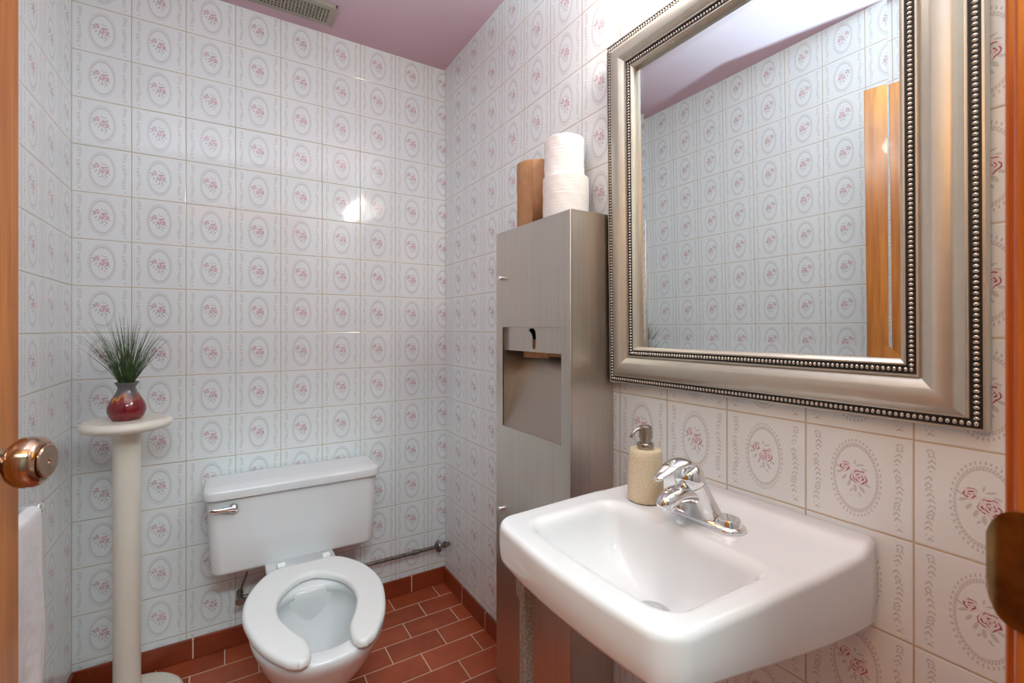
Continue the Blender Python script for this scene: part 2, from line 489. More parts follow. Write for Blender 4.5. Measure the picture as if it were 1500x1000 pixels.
# ------------------------------------------------------------------ ceiling vent
vx0, vx1, vy0, vy1 = .060, .360, 1.824, 1.944
vt = thing('ceiling_vent', 'beige louvred air vent on the mauve ceiling near the back wall', 'vent', ((vx0+vx1)/2, (vy0+vy1)/2, CE))
holes = []
nx, ny = 22, 6
px0, px1, py0, py1 = vx0+.022, vx1-.022, vy0+.018, vy1-.018
for i in range(nx):
    for j in range(ny):
        cx = lin(px0, px1, (i+.5)/nx); cy = lin(py0, py1, (j+.5)/ny)
        hx, hy = (px1-px0)/nx*.29, (py1-py0)/ny*.36
        holes.append([(cx-hx, cy-hy), (cx+hx, cy-hy), (cx+hx, cy+hy), (cx-hx, cy+hy)])
plate('grille', [(vx0, vy0), (vx1, vy0), (vx1, vy1), (vx0, vy1)], holes, .004, lambda a, b, d: (a, b, CE-.012+d), 'ventpaint', vt)
bm = nb()
for a, b, c, d in ((vx0, vx1, vy0, vy0+.006), (vx0, vx1, vy1-.006, vy1), (vx0, vx0+.006, vy0, vy1), (vx1-.006, vx1, vy0, vy1)): box(bm, a, b, c, d, CE-.0105, CE-.0002)
obj('vent_rim', bm, 'ventpaint', vt)
obj('duct_shade_sheet', box(nb(), vx0+.008, vx1-.008, vy0+.008, vy1-.008, CE-.0025, CE-.0008), 'dark', vt)  # black sheet behind the grille in place of the shade in a duct

# ------------------------------------------------------------------ mirror (leans a touch forward at the top)
MY, MZ, MHY, MHZ = .5475, 1.4775, .3525, .4325
mz0 = MZ-MHZ
mr = thing('wall_mirror', 'large mirror in a champagne silver frame with beaded edges above the sink', 'mirror', (XR-.0012, MY, mz0))
def frame_ring(inset, depth):
    # rectangle in the wall plane, depth out from the wall
    y0, y1, z0, z1 = MY-MHY+inset, MY+MHY-inset, MZ-MHZ+inset, MZ+MHZ-inset
    return [(XR-depth, y0, z0), (XR-depth, y1, z0), (XR-depth, y1, z1), (XR-depth, y0, z1)]
def mould(prof, name, mat, smooth=40):
    bm = nb(); R = []
    for ins, dep in prof: R.append([bm.verts.new(p) for p in frame_ring(ins, dep)])
    for a, b in zip(R, R[1:]):
        for i in range(4): bm.faces.new((a[i], a[(i+1) % 4], b[(i+1) % 4], b[i]))
    for e in bm.edges: e.smooth = True
    o = obj(name, bm, mat, mr, smooth=smooth)
    return o
mould([(.0, .0013), (.0, .019), (.001, .021), (.0035, .0215), (.004, .0200)], 'outer_lip', 'frame')
cove = [(.0165, .0195), (.017, .0235), (.019, .0245)]
for i in range(0, 13):
    t = i/12; cove.append((.020 + t*.046, .0245 + .0105*math.sin(PI*(t**.85))**.9 + .001*t))
cove += [(.067, .0245), (.0685, .0275), (.071, .0275), (.0715, .0225)]
mould(cove, 'frame_moulding', 'frame', 30)
mould([(.0035, .0200), (.0170, .0200)], 'outer_bead_groove', 'beaddark')
mould([(.0713, .0228), (.0845, .0228)], 'inner_bead_groove', 'beaddark')
mould([(.0843, .0226), (.0845, .0240), (.087, .0242), (.0905, .0205), (.0925, .0165), (.0925, .0055)], 'inner_lip', 'frame', 30)
obj('backing_board', box(nb(), XR-.0050, XR-.0013, MY-MHY+.004, MY+MHY-.004, MZ-MHZ+.004, MZ+MHZ-.004), 'cardboard', mr)
GI, BW, GD = .0915, .0195, .0062
bm = nb()
A = [bm.verts.new(p) for p in frame_ring(GI, GD+.00058)]; B = [bm.verts.new(p) for p in frame_ring(GI+BW, GD)]
for i in range(4): bm.faces.new((A[i], A[(i+1) % 4], B[(i+1) % 4], B[i]))
bm.faces.new(B)
obj('mirror_glass', bm, 'mirror', mr, smooth=None)
def beads(name, inset, depth, pitch, r):
    y0, y1, z0, z1 = MY-MHY+inset, MY+MHY-inset, MZ-MHZ+inset, MZ+MHZ-inset
    ny = round((y1-y0)/pitch); nz = round((z1-z0)/pitch); pts = []
    for i in range(ny): pts += [(lin(y0, y1, i/ny), z0, 0), (lin(y1, y0, i/ny), z1, 0)]
    for i in range(nz): pts += [(y1, lin(z0, z1, i/nz), 1), (y0, lin(z1, z0, i/nz), 1)]
    bm = nb(); n = 10
    for (y, z, vert) in pts:
        ra, rb = (r*1.12, r*.86) if vert else (r*.86, r*1.12)
        prev = None
        for lv, (k, h) in enumerate(((1, 0), (.92, .42), (.68, .76), (.36, .95))):
            ring = [bm.verts.new((XR-depth-h*r*.95, y+ra*k*math.cos(2*PI*j/n), z+rb*k*math.sin(2*PI*j/n))) for j in range(n)]
            if prev:
                for j in range(n): bm.faces.new((prev[j], prev[(j+1) % n], ring[(j+1) % n], ring[j]))
            prev = ring
        bm.faces.new(prev)
    obj(name, bm, 'bead', mr, smooth=179)
beads('outer_beading', .0102, .0200, .0073, .0036)
beads('inner_beading', .0779, .0228, .0069, .0033)
mr.rotation_euler = (0, -.0140, 0)

# ------------------------------------------------------------------ vanity light above the mirror (out of frame)
vl = thing('vanity_light', 'wall light with lit frosted globes above the mirror', 'wall light', (XR, .55, 2.11))
bm = nb(); loft(bm, [[(XR-d, p, q) for p, q in rrect(.55, 2.11, .26-k, .055-k, .02)] for d, k in ((.0005, 0), (.018, 0), (.024, .006))])
obj('back_plate', bm, 'nickel', vl)
for yy in (.38, .55, .72):
    a = obj('lamp_arm', tube(nb(), [(XR-.02, yy, 2.12), (XR-.05, yy, 2.125), (XR-.072, yy, 2.112), (XR-.075, yy, 2.095)], .008, 16), 'nickel', vl)
    obj('lamp_globe', lathe(nb(), (XR-.075, yy, 2.06), [(.001, -.040), (.018, -.036), (.032, -.024), (.038, -.004), (.036, .012), (.026, .028), (.017, .036), (.014, .040)], 28), 'globe', a, smooth=60)

# ------------------------------------------------------------------ paper towel cabinet
cx0, cx1, cy0, cy1, cz0, cz1 = .731, XR-.001, .907, 1.276, .085, 1.481
cb = thing('towel_cabinet', 'tall brushed stainless steel paper towel cabinet with waste bin on the right wall', 'towel dispenser', ((cx0+cx1)/2, (cy0+cy1)/2, cz0))
xb = cx0+.006
oy0, oy1, oz0, oz1 = .944, 1.238, .884, 1.187
bm = nb()
vs = [bm.verts.new(p) for p in ((xb,cy0,cz0),(cx1,cy0,cz0),(cx1,cy1,cz0),(xb,cy1,cz0),(xb,cy0,cz1),(cx1,cy0,cz1),(cx1,cy1,cz1),(xb,cy1,cz1))]
for f in ((0,3,2,1),(4,5,6,7),(0,1,5,4),(1,2,6,5),(2,3,7,6)): bm.faces.new([vs[i] for i in f])
body = obj('cabinet_body', bm, 'steel', cb, smooth=None)
s = body.modifiers.new('solid', 'SOLIDIFY'); s.thickness = .002; s.offset = -1
fp = plate('front_panel', [(cy0, cz0), (cy1, cz0), (cy1, cz1), (cy0, cz1)], [[(oy0, oz0), (oy1, oz0), (oy1, oz1), (oy0, oz1)]], .0055, lambda a, b, d: (cx0+.00275-d, a, b), 'steel', cb)
bv = fp.modifiers.new('bevel', 'BEVEL'); bv.width = .0012; bv.segments = 2; bv.limit_method = 'ANGLE'
# recess: slanted back, side cheeks, top
bm = nb()
q = lambda *p: bm.faces.new([bm.verts.new(k) for k in p])
xt = .815
q((cx0+.004, oy0, oz0), (cx0+.004, oy1, oz0), (xt, oy1, 1.118), (xt, oy0, 1.118))
q((cx0+.001, oy1, oz0), (cx0+.001, oy1, oz1), (xt+.02, oy1, oz1), (xt+.02, oy1, 1.118), (xt, oy1, 1.118), (cx0+.004, oy1, oz0))
q((cx0+.001, oy0, oz0), (cx0+.004, oy0, oz0), (xt, oy0, 1.118), (xt+.02, oy0, 1.118), (xt+.02, oy0, oz1), (cx0+.001, oy0, oz1))
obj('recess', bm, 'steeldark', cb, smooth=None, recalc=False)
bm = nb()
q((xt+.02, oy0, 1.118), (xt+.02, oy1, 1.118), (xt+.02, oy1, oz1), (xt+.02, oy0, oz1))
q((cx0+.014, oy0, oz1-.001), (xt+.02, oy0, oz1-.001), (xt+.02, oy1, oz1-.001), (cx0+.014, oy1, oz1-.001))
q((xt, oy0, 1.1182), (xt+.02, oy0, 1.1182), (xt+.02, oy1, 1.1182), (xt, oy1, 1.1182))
obj('dispenser_shade_faces', bm, 'dark', cb, smooth=None, recalc=False)  # inside faces coloured near black to stand in for shade behind the lip
hook = [(1.084, 1.183), (1.076, 1.176), (1.073, 1.164), (1.073, 1.131), (1.078, 1.124), (1.086, 1.124), (1.091, 1.131), (1.089, 1.150), (1.090, 1.160), (1.096, 1.170), (1.106, 1.176), (1.108, 1.180), (1.100, 1.184)]
lip = plate('dispenser_lip', [(oy0+.001, 1.117), (oy1-.001, 1.117), (oy1-.001, oz1), (oy0+.001, oz1)], [hook], .002, lambda a, b, d: (cx0+.012-d, a, b), 'steel', cb)
bm = nb()
box(bm, cx0-.0012, cx0+.0045, oy0+.0005, oy1-.0005, oz0-.0012, oz0+.0012)
obj('recess_edge', bm, 'steel', cb)
for zz in (1.338, .629):
    obj('latch_knob', lathe(nb(), (cx0-.0002, 1.238, zz), [(.007, 0), (.007, -.003), (.0055, -.004), (.0055, -.006), (.0075, -.007), (.0075, -.011), (.006, -.013)], 20, 'x'), 'chrome', cb)
# the torn sheet of brown paper hanging in the slot
pt = nb(); random.seed(3)
N = 60; t_, b_ = [], []
for i in range(N+1):
    y = lin(.955, 1.155, i/N); u = i/N
    zb = 1.106 - .010*u + (.004 if u > .45 else 0)*0
    zb = lin(1.108, 1.101, u) - (.0 if u < .4 else .004) + (random.random()-.5)*.003
    t_.append(pt.verts.new((cx0+.020, y, 1.152))); b_.append(pt.verts.new((cx0+.026, y, zb)))
for i in range(N): pt.faces.new((t_[i], t_[i+1], b_[i+1], b_[i]))
o = obj('paper_towel', pt, 'kraft', smooth=60, origin=(cx0+.023, 1.055, 1.105)); sm = o.modifiers.new('s', 'SOLIDIFY'); sm.thickness = .0005
tag(o, 'torn edge of brown paper towel hanging in the slot of the steel cabinet', 'paper towel')

# rolls on top of the cabinet
def roll(name, c, R, h, mat, label, cat, group, rc=.02, seed=1):
    rnd = random.Random(seed)
    root = thing(name, label, cat, c, group)
    n = 64; rings = []
    K = 14
    for k in range(K+1):
        z = 0 if k == 0 else (h if k == K else (.0022 if k == 1 else (h-.0022 if k == K-1 else h*k/K)))
        rr = R - (.0035 if k in (0, K) else 0)
        rings.append([(c[0]+(rr + .0008*math.sin(3*a+seed+k*.2) + .0004*math.sin(9*a+k))*math.cos(a), c[1]+(rr + .0008*math.sin(3*a+seed+k*.2) + .0004*math.sin(9*a+k))*math.sin(a), c[2]+z) for a in [2*PI*i/n for i in range(n)]])
    inner = [circ((c[0], c[1], c[2]+h-.001), rc+.001, n), circ((c[0], c[1], c[2]+.001), rc+.001, n)]
    bm = nb(); R_ = [[bm.verts.new(p) for p in r] for r in rings+inner]
    R_.append(R_[0])
    for a, b in zip(R_, R_[1:]):
        for i in range(n): bm.faces.new((a[i], a[(i+1) % n], b[(i+1) % n], b[i]))
    obj('paper', bm, mat, root, smooth=50)
    bm = nb(); Rr = [[bm.verts.new(p) for p in circ((c[0], c[1], c[2]+zz), r, 32)] for r, zz in ((rc+.0008, .0005), (rc+.0008, h-.0005), (rc-.0008, h-.0005), (rc-.0008, .0005))]
    Rr.append(Rr[0])
    for a, b in zip(Rr, Rr[1:]):
        for i in range(32): bm.faces.new((a[i], a[(i+1) % 32], b[(i+1) % 32], b[i]))
    obj('cardboard_core', bm, 'cardboard', root)
    return root
roll('toilet_roll', (.8, 1.013, cz1), .063, .112, 'paper', 'larger white toilet roll, lower of two stacked on the steel cabinet', 'toilet roll', 'toilet rolls on the cabinet', seed=2)
roll('toilet_roll', (.798, 1.016, cz1+.1122), .0545, .108, 'paper', 'narrower white toilet roll, upper of two stacked on the steel cabinet', 'toilet roll', 'toilet rolls on the cabinet', seed=5)
br = roll('paper_towel_roll', (.8, 1.153, cz1), .0595, .193, 'kraft', 'brown paper towel roll standing on the steel cabinet behind the toilet rolls', 'paper towel roll', None, seed=9)
bm = nb()   # loose end of the sheet wrapped on the brown roll
pp = [(.8+(.0598+.0006*i)*math.cos(a), 1.153+(.0598+.0006*i)*math.sin(a)) for i, a in enumerate([lin(3.9, 4.5, k/8) for k in range(9)])]
L0 = [bm.verts.new((x, y, cz1+.004)) for x, y in pp]; L1 = [bm.verts.new((x, y, cz1+.190)) for x, y in pp]
for i in range(8): bm.faces.new((L0[i], L0[i+1], L1[i+1], L1[i]))
o = obj('loose_sheet', bm, 'kraft', br, smooth=60); o.modifiers.new('s', 'SOLIDIFY').thickness = .0004

# ------------------------------------------------------------------ sink
SY = .5375
def front_x(y):
    t = (y-SY)/.2; return .399 + .016*t*t
def sd_outer(x, y):
    """signed distance-ish to the outer outline, negative inside"""
    hw = .196 + .020*min(1, max(0, (x-.40)/.477))
    hw += .006*math.sin(PI*min(1, max(0, (x-.42)/.45)))*0.8
    r = .036
    dx = (front_x(y)) - x; dy = abs(y-SY) - hw
    ax, ay = dx + r, dy + r
    if ax > 0 and ay > 0: return math.hypot(ax, ay) - r
    return max(dx, dy)
def sd_basin(x, y):
    r = .040
    X0 = .4435 + .006*((y-.53)/.16)**2; X1 = .672 - .006*((y-.53)/.16)**2
    hw = .160 + .008*(x-.445)/.23
    dx = max(X0-x, x-X1); dy = abs(y-.530) - hw
    ax, ay = dx+r, dy+r
    if ax > 0 and ay > 0: return math.hypot(ax, ay)-r
    return max(dx, dy)
BC = (.56, .53)
NS = 288
def ray_ring(sdf, inset, wall=True):
    pts = []
    for i in range(NS):
        a = 2*PI*i/NS; ca, sa = math.cos(a), math.sin(a)
        lo, hi = 0.0, .8
        f = lambda t: max(sdf(BC[0]+ca*t, BC[1]+sa*t)+inset, (BC[0]+ca*t-(XR-.001)) if wall else -1)
        for _ in range(40):
            mid = (lo+hi)/2
            if f(mid) > 0: hi = mid
            else: lo = mid
        pts.append((BC[0]+ca*lo, BC[1]+sa*lo))
    return pts
def ss(a, b, x):
    t = max(0, min(1, (x-a)/(b-a))); return t*t*(3-2*t)
def lipz(x): return .013*ss(.832, .868, x) - .0015*ss(.66, .70, x)*(1-ss(.82, .85, x))
def mono(sdf, inset, fz, wall=True): return [(x, y, fz(x, y)) for x, y in ray_ring(sdf, inset, wall)]
zbot = lambda x, y: lin(.772, .716, ss(.40, .877, x)*.6 + .4*max(0, min(1, (x-.4)/.477)))
ST = .840
rings = []
o0 = ray_ring(sd_outer, .030)
rings.append([(lin(BC[0], x, .25), lin(BC[1], y, .25), .690) for x, y in o0])
rings.append([(lin(BC[0], x, .55), lin(BC[1], y, .55), .700) for x, y in o0])
rings.append([(lin(BC[0], x, .75), lin(BC[1], y, .75), lin(.71, zbot(x, y), .6)+.006) for x, y in o0])
rings.append([(x, y, zbot(x, y)+.010) for x, y in o0])
rings.append(mono(sd_outer, .014, lambda x, y: zbot(x, y)+.002))
rings.append(mono(sd_outer, .008, zbot))
rings.append(mono(sd_outer, .004, lambda x, y: zbot(x, y)+.002))
rings.append(mono(sd_outer, .002, lambda x, y: zbot(x, y)+.007))
rings.append(mono(sd_outer, .000, lambda x, y: lin(zbot(x, y), ST, .45)))
for k in range(7):
    a_ = PI/2*k/6
    rings.append(mono(sd_outer, .0005+.0105*(1-math.cos(a_)), lambda x, y: ST-.0125*(1-math.sin(a_))+lipz(x)))
tp = mono(sd_outer, .020, lambda x, y: ST+lipz(x))
# pull the wall side inwards so that the ledge can slope down
tp = [(min(x, XR-.010), y, z) for x, y, z in tp]
rings.append(tp)
bs = mono(sd_basin, -.007, lambda x, y: ST+lipz(x), False)
for f in (.08, .16, .24, .34, .5, .68, .85): rings.append([(lin(a[0], b[0], f), lin(a[1], b[1], f), ST+lipz(lin(a[0], b[0], f))) for a, b in zip(tp, bs)])
rings.append(bs)
for k in range(1, 12):
    a_ = PI/2*k/12*.93
    rings.append(mono(sd_basin, -.007+.0215*math.sin(a_), lambda x, y: ST-.024*(1-math.cos(a_))+lipz(x)*(1-k/12), False))
b0 = ray_ring(sd_basin, .0150, False)
DC = (.598, .53)
for f, z in ((0, .8165), (.015, .806), (.04, .794), (.09, .779), (.16, .765), (.26, .750), (.38, .740), (.52, .732), (.66, .726), (.82, .7205), (1, .716)):
    rings.append([(lin(x, DC[0]+.030*math.cos(2*PI*i/NS), f), lin(y, DC[1]+.030*math.sin(2*PI*i/NS), f), z) for i, (x, y) in enumerate(b0)])
bm = nb(); loft(bm, rings, True, True)
sk = thing('wall_sink', 'white porcelain wall hung sink with a rectangular basin below the mirror', 'sink', (.64, SY, .70))
obj('basin', bm, 'porcelain', sk, smooth=60)
dr = obj('drain', lathe(nb(), (DC[0], DC[1], .7163), [(.031, 0), (.031, .002), (.027, .0028), (.023, .001), (.020, .0008)], 40), 'chrome', sk)
obj('drain_stopper', lathe(nb(), (DC[0], DC[1], .7175), [(.017, 0), (.0185, .003), (.016, .0055), (.002, .006)], 32), 'chrome', dr)
for yy in (.366, .697):
    bm = nb(); lx = .462
    box(bm, lx-.0095, lx+.0095, yy-.0095, yy+.0095, 0, .748)
    lg = obj('leg', bm, 'legmetal', sk, bevel=.0015)
    bm = nb(); loft(bm, [[(lx+sx*k, yy+sy*k, z) for sx, sy in ((-1,-1),(1,-1),(1,1),(-1,1))] for z, k in ((.700, .011), (.7005, .0135), (.735, .0145), (.748, .0145), (.7715, .020))])
    obj('leg_socket', bm, 'legmetal', lg, bevel=.001)
# ------------------------------------------------------------------ faucet
FY = .537; FX = .738; FZ = ST-.0012
fc = thing('faucet', 'chrome single lever faucet on the back ledge of the sink', 'faucet', (FX, FY, FZ))
bm = nb()
def stad(hx, hy, z, ox=0): return [(FX+ox+p, FY+q_, z) for p, q_ in rrect(0, 0, hx, hy, min(hx, hy)*.985, 10)]
loft(bm, [stad(.0265, .0785, FZ), stad(.0270, .0790, FZ+.002), stad(.0262, .0782, FZ+.0055), stad(.0235, .0755, FZ+.0075), stad(.0225, .0745, FZ+.008)])
fb = obj('base_plate', bm, 'chrome', fc, smooth=50)
for s in (-1, 1):
    bm = nb(); c = FY+s*.050
    loft(bm, [[(FX+p, c+q_, FZ+z) for p, q_ in rrect(0, 0, hx, hy, min(hx, hy)*.98, 10)] for hx, hy, z in ((.0200, .0230, .007), (.0196, .0226, .010), (.0178, .0208, .0175), (.0168, .0198, .0190), (.012, .015, .0195))])
    obj('base_shoulder', bm, 'chrome', fc, smooth=50)
pth = smooth_path([(FX+.002, FY, FZ+.005, .0262, .0440), (FX-.001, FY, FZ+.016, .0252, .0370), (FX-.010, FY, FZ+.034, .0245, .0300), (FX-.022, FY, FZ+.054, .0240, .0260), (FX-.032, FY, FZ+.070, .0238, .0245)], 5)
bm = nb(); rr = []
for i, (x, y, z, a, b) in enumerate(pth):
    tl = lin(0, -.42, i/(len(pth)-1))          # rings lean forward with height
    rr.append([(x + a*math.cos(w)*math.cos(tl), y + b*math.sin(w), z - a*math.cos(w)*math.sin(-tl)*-1) for w in [2*PI*k/40 for k in range(40)]])
loft(bm, rr)
obj('faucet_body', bm, 'chrome', fc, smooth=60)
sp = smooth_path([(FX-.004, FY, FZ+.036, .022, .020), (FX-.030, FY, FZ+.050, .0205, .0175), (FX-.060, FY, FZ+.056, .0190, .0160), (FX-.086, FY, FZ+.054, .0180, .0150), (FX-.102, FY, FZ+.047, .0150, .0125), (FX-.109, FY, FZ+.040, .0085, .0070)], 5)
obj('spout', tube(nb(), [p[:3] for p in sp], [(p[3], p[4]) for p in sp], 32), 'chrome', fc, smooth=70)
obj('aerator', lathe(nb(), (FX-.092, FY, FZ+.034), [(.0105, 0), (.0110, .002), (.0110, .010)], 28), 'chrome', fc)
ax = Vector((-.40, 0, .916)).normalized(); sd = Vector((.916, 0, .40)).normalized(); C0 = Vector((FX-.032, FY, FZ+.070))
bm = nb(); rr = []
for r, h in ((.0225, 0), (.0225, .0015), (.0250, .0025), (.0256, .006), (.0256, .013), (.0246, .021), (.0215, .0280), (.0160, .033), (.008, .0358), (.001, .0365)):
    p = C0 + ax*h; rr.append([tuple(p + sd*r*math.cos(w) + Vector((0, 1, 0))*r*math.sin(w)) for w in [2*PI*k/40 for k in range(40)]])
loft(bm, rr); cap = obj('handle_cap', bm, 'chrome', fc, smooth=45)
hp = smooth_path([(FX-.034, FY, FZ+.100, .0135, .0060), (FX-.046, FY, FZ+.107, .0180, .0085), (FX-.064, FY, FZ+.110, .0185, .0080), (FX-.086, FY, FZ+.106, .0160, .0065), (FX-.106, FY, FZ+.098, .0125, .0050), (FX-.119, FY, FZ+.0915, .0080, .0040), (FX-.123, FY, FZ+.0895, .0020, .0015)], 5)
obj('lever', tube(nb(), [p[:3] for p in hp], [(p[3], p[4]) for p in hp], 28), 'chrome', cap, smooth=70)

# ------------------------------------------------------------------ soap dispenser
sx, sy, sz = .7215, .656, ST-.0013
sd_ = thing('soap_dispenser', 'sand coloured stone soap dispenser with a metal pump at the left of the faucet', 'soap dispenser', (sx, sy, sz))
obj('bottle', lathe(nb(), (sx, sy, sz), [(.030, .0015), (.0335, .0015), (.0352, .004), (.0355, .008), (.0342, .05), (.0326, .090), (.0318, .0985), (.0300, .1020), (.0150, .1030)], 56), 'stone', sd_, smooth=45)
obj('foot_pad', lathe(nb(), (sx, sy, sz), [(.031, 0), (.033, .0016), (.030, .0018)], 40), 'soapdark', sd_)
pm = obj('pump', lathe(nb(), (sx, sy, sz+.1030), [(.0155, 0), (.0162, .001), (.0162, .010), (.0148, .0120), (.0115, .0125), (.0115, .021), (.0132, .0215), (.0135, .040), (.0122, .0445), (.007, .047), (.001, .0475)], 36), 'nickel', sd_, smooth=40)
dn = Vector((-.93, .36, 0)).normalized()
P0 = Vector((sx, sy, sz+.103+.038))
pts = [P0, P0+dn*.012+Vector((0, 0, .0015)), P0+dn*.020+Vector((0, 0, -.0005)), P0+dn*.028+Vector((0, 0, -.0075)), P0+dn*.0315+Vector((0, 0, -.015))]
obj('nozzle', tube(nb(), smooth_path([tuple(p) for p in pts], 5), .0032, 14), 'nickel', pm, smooth=60)

# ------------------------------------------------------------------ toilet
TX = .228
tl = thing('toilet', 'white porcelain toilet with an open front seat against the back wall', 'toilet', (TX, 1.6, 0))
def egg(cx, cy, a, bf, bb, z, n=72, e=2.25):
    out = []
    for i in range(n):
        w = 2*PI*i/n; c, s = math.cos(w), math.sin(w)
        px = abs(c)**(2/e)*(1 if c >= 0 else -1)*a; py = abs(s)**(2/e)*(1 if s >= 0 else -1)
        out.append((cx+px, cy + py*(bb if s > 0 else bf), z))
    return out
R_ = [egg(TX, 1.52, .105, .175, .26, .001), egg(TX, 1.52, .108, .18, .262, .012), egg(TX, 1.52, .098, .165, .255, .05), egg(TX, 1.52, .093, .160, .25, .12),
      egg(TX, 1.50, .102, .172, .23, .18), egg(TX, 1.475, .128, .196, .20, .235), egg(TX, 1.455, .152, .218, .19, .285), egg(TX, 1.445, .168, .236, .185, .33),
      egg(TX, 1.44, .175, .246, .185, .352), egg(TX, 1.44, .177, .248, .186, .366), egg(TX, 1.44, .175, .246, .184, .373), egg(TX, 1.44, .169, .240, .178, .3765),
      egg(TX, 1.44, .132, .205, .140, .3765), egg(TX, 1.44, .126, .199, .134, .374), egg(TX, 1.44, .122, .194, .129, .366), egg(TX, 1.44, .122, .194, .129, .350), egg(TX, 1.44, .128, .200, .136, .342),
      egg(TX, 1.445, .118, .180, .124, .30), egg(TX, 1.455, .098, .145, .105, .24), egg(TX, 1.46, .066, .095, .072, .185), egg(TX, 1.465, .045, .06, .05, .15)]
bm = nb(); loft(bm, R_, True, True)
# deck behind the bowl that carries the tank
loft(bm, [[(TX+p, 1.705+q_, z) for p, q_ in rrect(0, 0, hx, hy, .03)] for hx, hy, z in ((.070, .14, .20), (.085, .14, .28), (.108, .142, .335), (.112, .143, .362), (.109, .14, .3675))])
bowl = obj('bowl', bm, 'toiletporc', tl, smooth=60)
bm = nb(); loft(bm, [egg(TX, 1.463, .050, .068, .054, .162), egg(TX, 1.46, .066, .095, .072, .184)], True, True)
obj('bowl_water', bm, 'water', bowl)
for s in (-1, 1): obj('bolt_cap', lathe(nb(), (TX+s*.088, 1.53, .012), [(.012, -.004), (.012, .006), (.009, .013), (.003, .015)], 20), 'seat', bowl)
# seat: open front; a rounded section swept from one tip round the back to the other
outer = [(0, 1.695), (.050, 1.694), (.098, 1.688), (.140, 1.640), (.176, 1.560), (.1895, 1.465), (.178, 1.375), (.151, 1.285), (.114, 1.219), (.098, 1.2005), (.083, 1.1925)]
inner = [(0, 1.603), (.020, 1.600), (.050, 1.575), (.085, 1.528), (.102, 1.470), (.101, 1.400), (.080, 1.333), (.056, 1.280), (.049, 1.244), (.050, 1.215), (.0555, 1.1985)]
oo = smooth_path(outer, 6); ii = smooth_path(inner, 6)
sec = [((TX-a[0], a[1]), (TX-b_[0], b_[1]), 1) for a, b_ in zip(oo, ii)][::-1] + [((TX+a[0], a[1]), (TX+b_[0], b_[1]), 1) for a, b_ in zip(oo, ii)][1:]
def tipsec(s0, k, adv, sc):
    (ox, oy), (ix, iy), _ = s0; mx, my = (ox+ix)/2, (oy+iy)/2
    return ((mx+(ox-mx)*k, my+(oy-my)*k-adv), (mx+(ix-mx)*k, my+(iy-my)*k-adv), sc)
sec = [tipsec(sec[0], .25, .0075, .35), tipsec(sec[0], .62, .006, .72), tipsec(sec[0], .88, .003, .93)] + sec + [tipsec(sec[-1], .88, .003, .93), tipsec(sec[-1], .62, .006, .72), tipsec(sec[-1], .25, .0075, .35)]
zs = .3785; TH = .0225
cs = [(.0065, 0), (.003, .0008), (.0008, .003), (0, .007), (0, .012), (.0012, .0165), (.0045, .0200), (.0095, .0222), (.016, .0228)]
rings = []
for (o_, i_, sc) in sec:
    L = math.hypot(o_[0]-i_[0], o_[1]-i_[1]); ux, uy = (i_[0]-o_[0])/L, (i_[1]-o_[1])/L
    k = min(1, L/.036); r = []
    for d, z in cs: r.append((o_[0]+ux*d*k, o_[1]+uy*d*k, zs+TH/2+(z-TH/2)*sc))
    for d, z in cs[::-1]: r.append((i_[0]-ux*d*k, i_[1]-uy*d*k, zs+TH/2+(z-TH/2)*sc))
    rings.append(r)
bm = nb(); loft(bm, rings, True, True)
seat = obj('seat', bm, 'seat', tl, smooth=60)
for s in (-1, 1):
    hx = TX+s*.070
    bm = nb(); tube(bm, [(hx-.013, 1.706, zs+.019), (hx-.011, 1.706, zs+.019), (hx+.011, 1.706, zs+.019), (hx+.013, 1.706, zs+.019)], [.008, .0115, .0115, .008], 20)
    box(bm, hx-.010, hx+.010, 1.690, 1.722, .3682, zs+.010)
    obj('seat_hinge', bm, 'seat', seat, smooth=50, bevel=.0015)
# tank
ty0, ty1 = 1.812, 1.998
tcx = .2265
bm = nb()
tyc = (ty0+ty1)/2
def tr(hx, yf, yb, r, z): return [(tcx+p, q_, z) for p, q_ in rrect(0, (yf+yb)/2, hx, (yb-yf)/2, r, 8)]
loft(bm, [tr(.235, ty0+.030, ty1-.01, .03, .346), tr(.245, ty0+.022, ty1-.006, .03, .358), tr(.262, ty0+.007, ty1, .035, .3605), tr(.2665, ty0+.003, ty1, .036, .364), tr(.268, ty0+.001, ty1, .036, .372), tr(.274, ty0-.001, ty1, .036, .47), tr(.280, ty0-.002, ty1, .036, .615)])
tank = obj('tank', bm, 'toiletporc', tl, smooth=50)
bm = nb()
lf, lb = ty0-.016, ty1+.004
loft(bm, [tr(.284, lf+.006, lb-.004, .036, .6155), tr(.289, lf+.001, lb-.001, .038, .6175), tr(.290, lf, lb, .038, .622), tr(.290, lf, lb, .038, .640), tr(.2885, lf+.0015, lb-.001, .038, .6455), tr(.284, lf+.006, lb-.005, .036, .6495), tr(.272, lf+.018, lb-.015, .03, .6525), tr(.22, lf+.05, lb-.05, .02, .6545)])
obj('tank_lid', bm, 'toiletporc', tl, smooth=50)
hx, hz = .024, .585
bm = nb(); lathe(bm, (hx, ty0-.001, hz), [(.0165, 0), (.0170, -.002), (.0165, -.008), (.0150, -.015), (.010, -.0205), (.002, -.022)], 28, 'y')
fl = obj('flush_handle', bm, 'chrome', tank)
lp = smooth_path([(hx+.004, ty0-.016, hz-.001, .0105, .008), (hx-.018, ty0-.0205, hz+.001, .0085, .0055), (hx-.040, ty0-.022, hz+.003, .0065, .0045), (hx-.064, ty0-.021, hz+.005, .0050, .0035), (hx-.070, ty0-.021, hz+.0055, .001, .001)], 5)
obj('flush_lever', tube(nb(), [p[:3] for p in lp], [(p[4], p[3]) for p in lp], 18), 'chrome', fl, smooth=60)
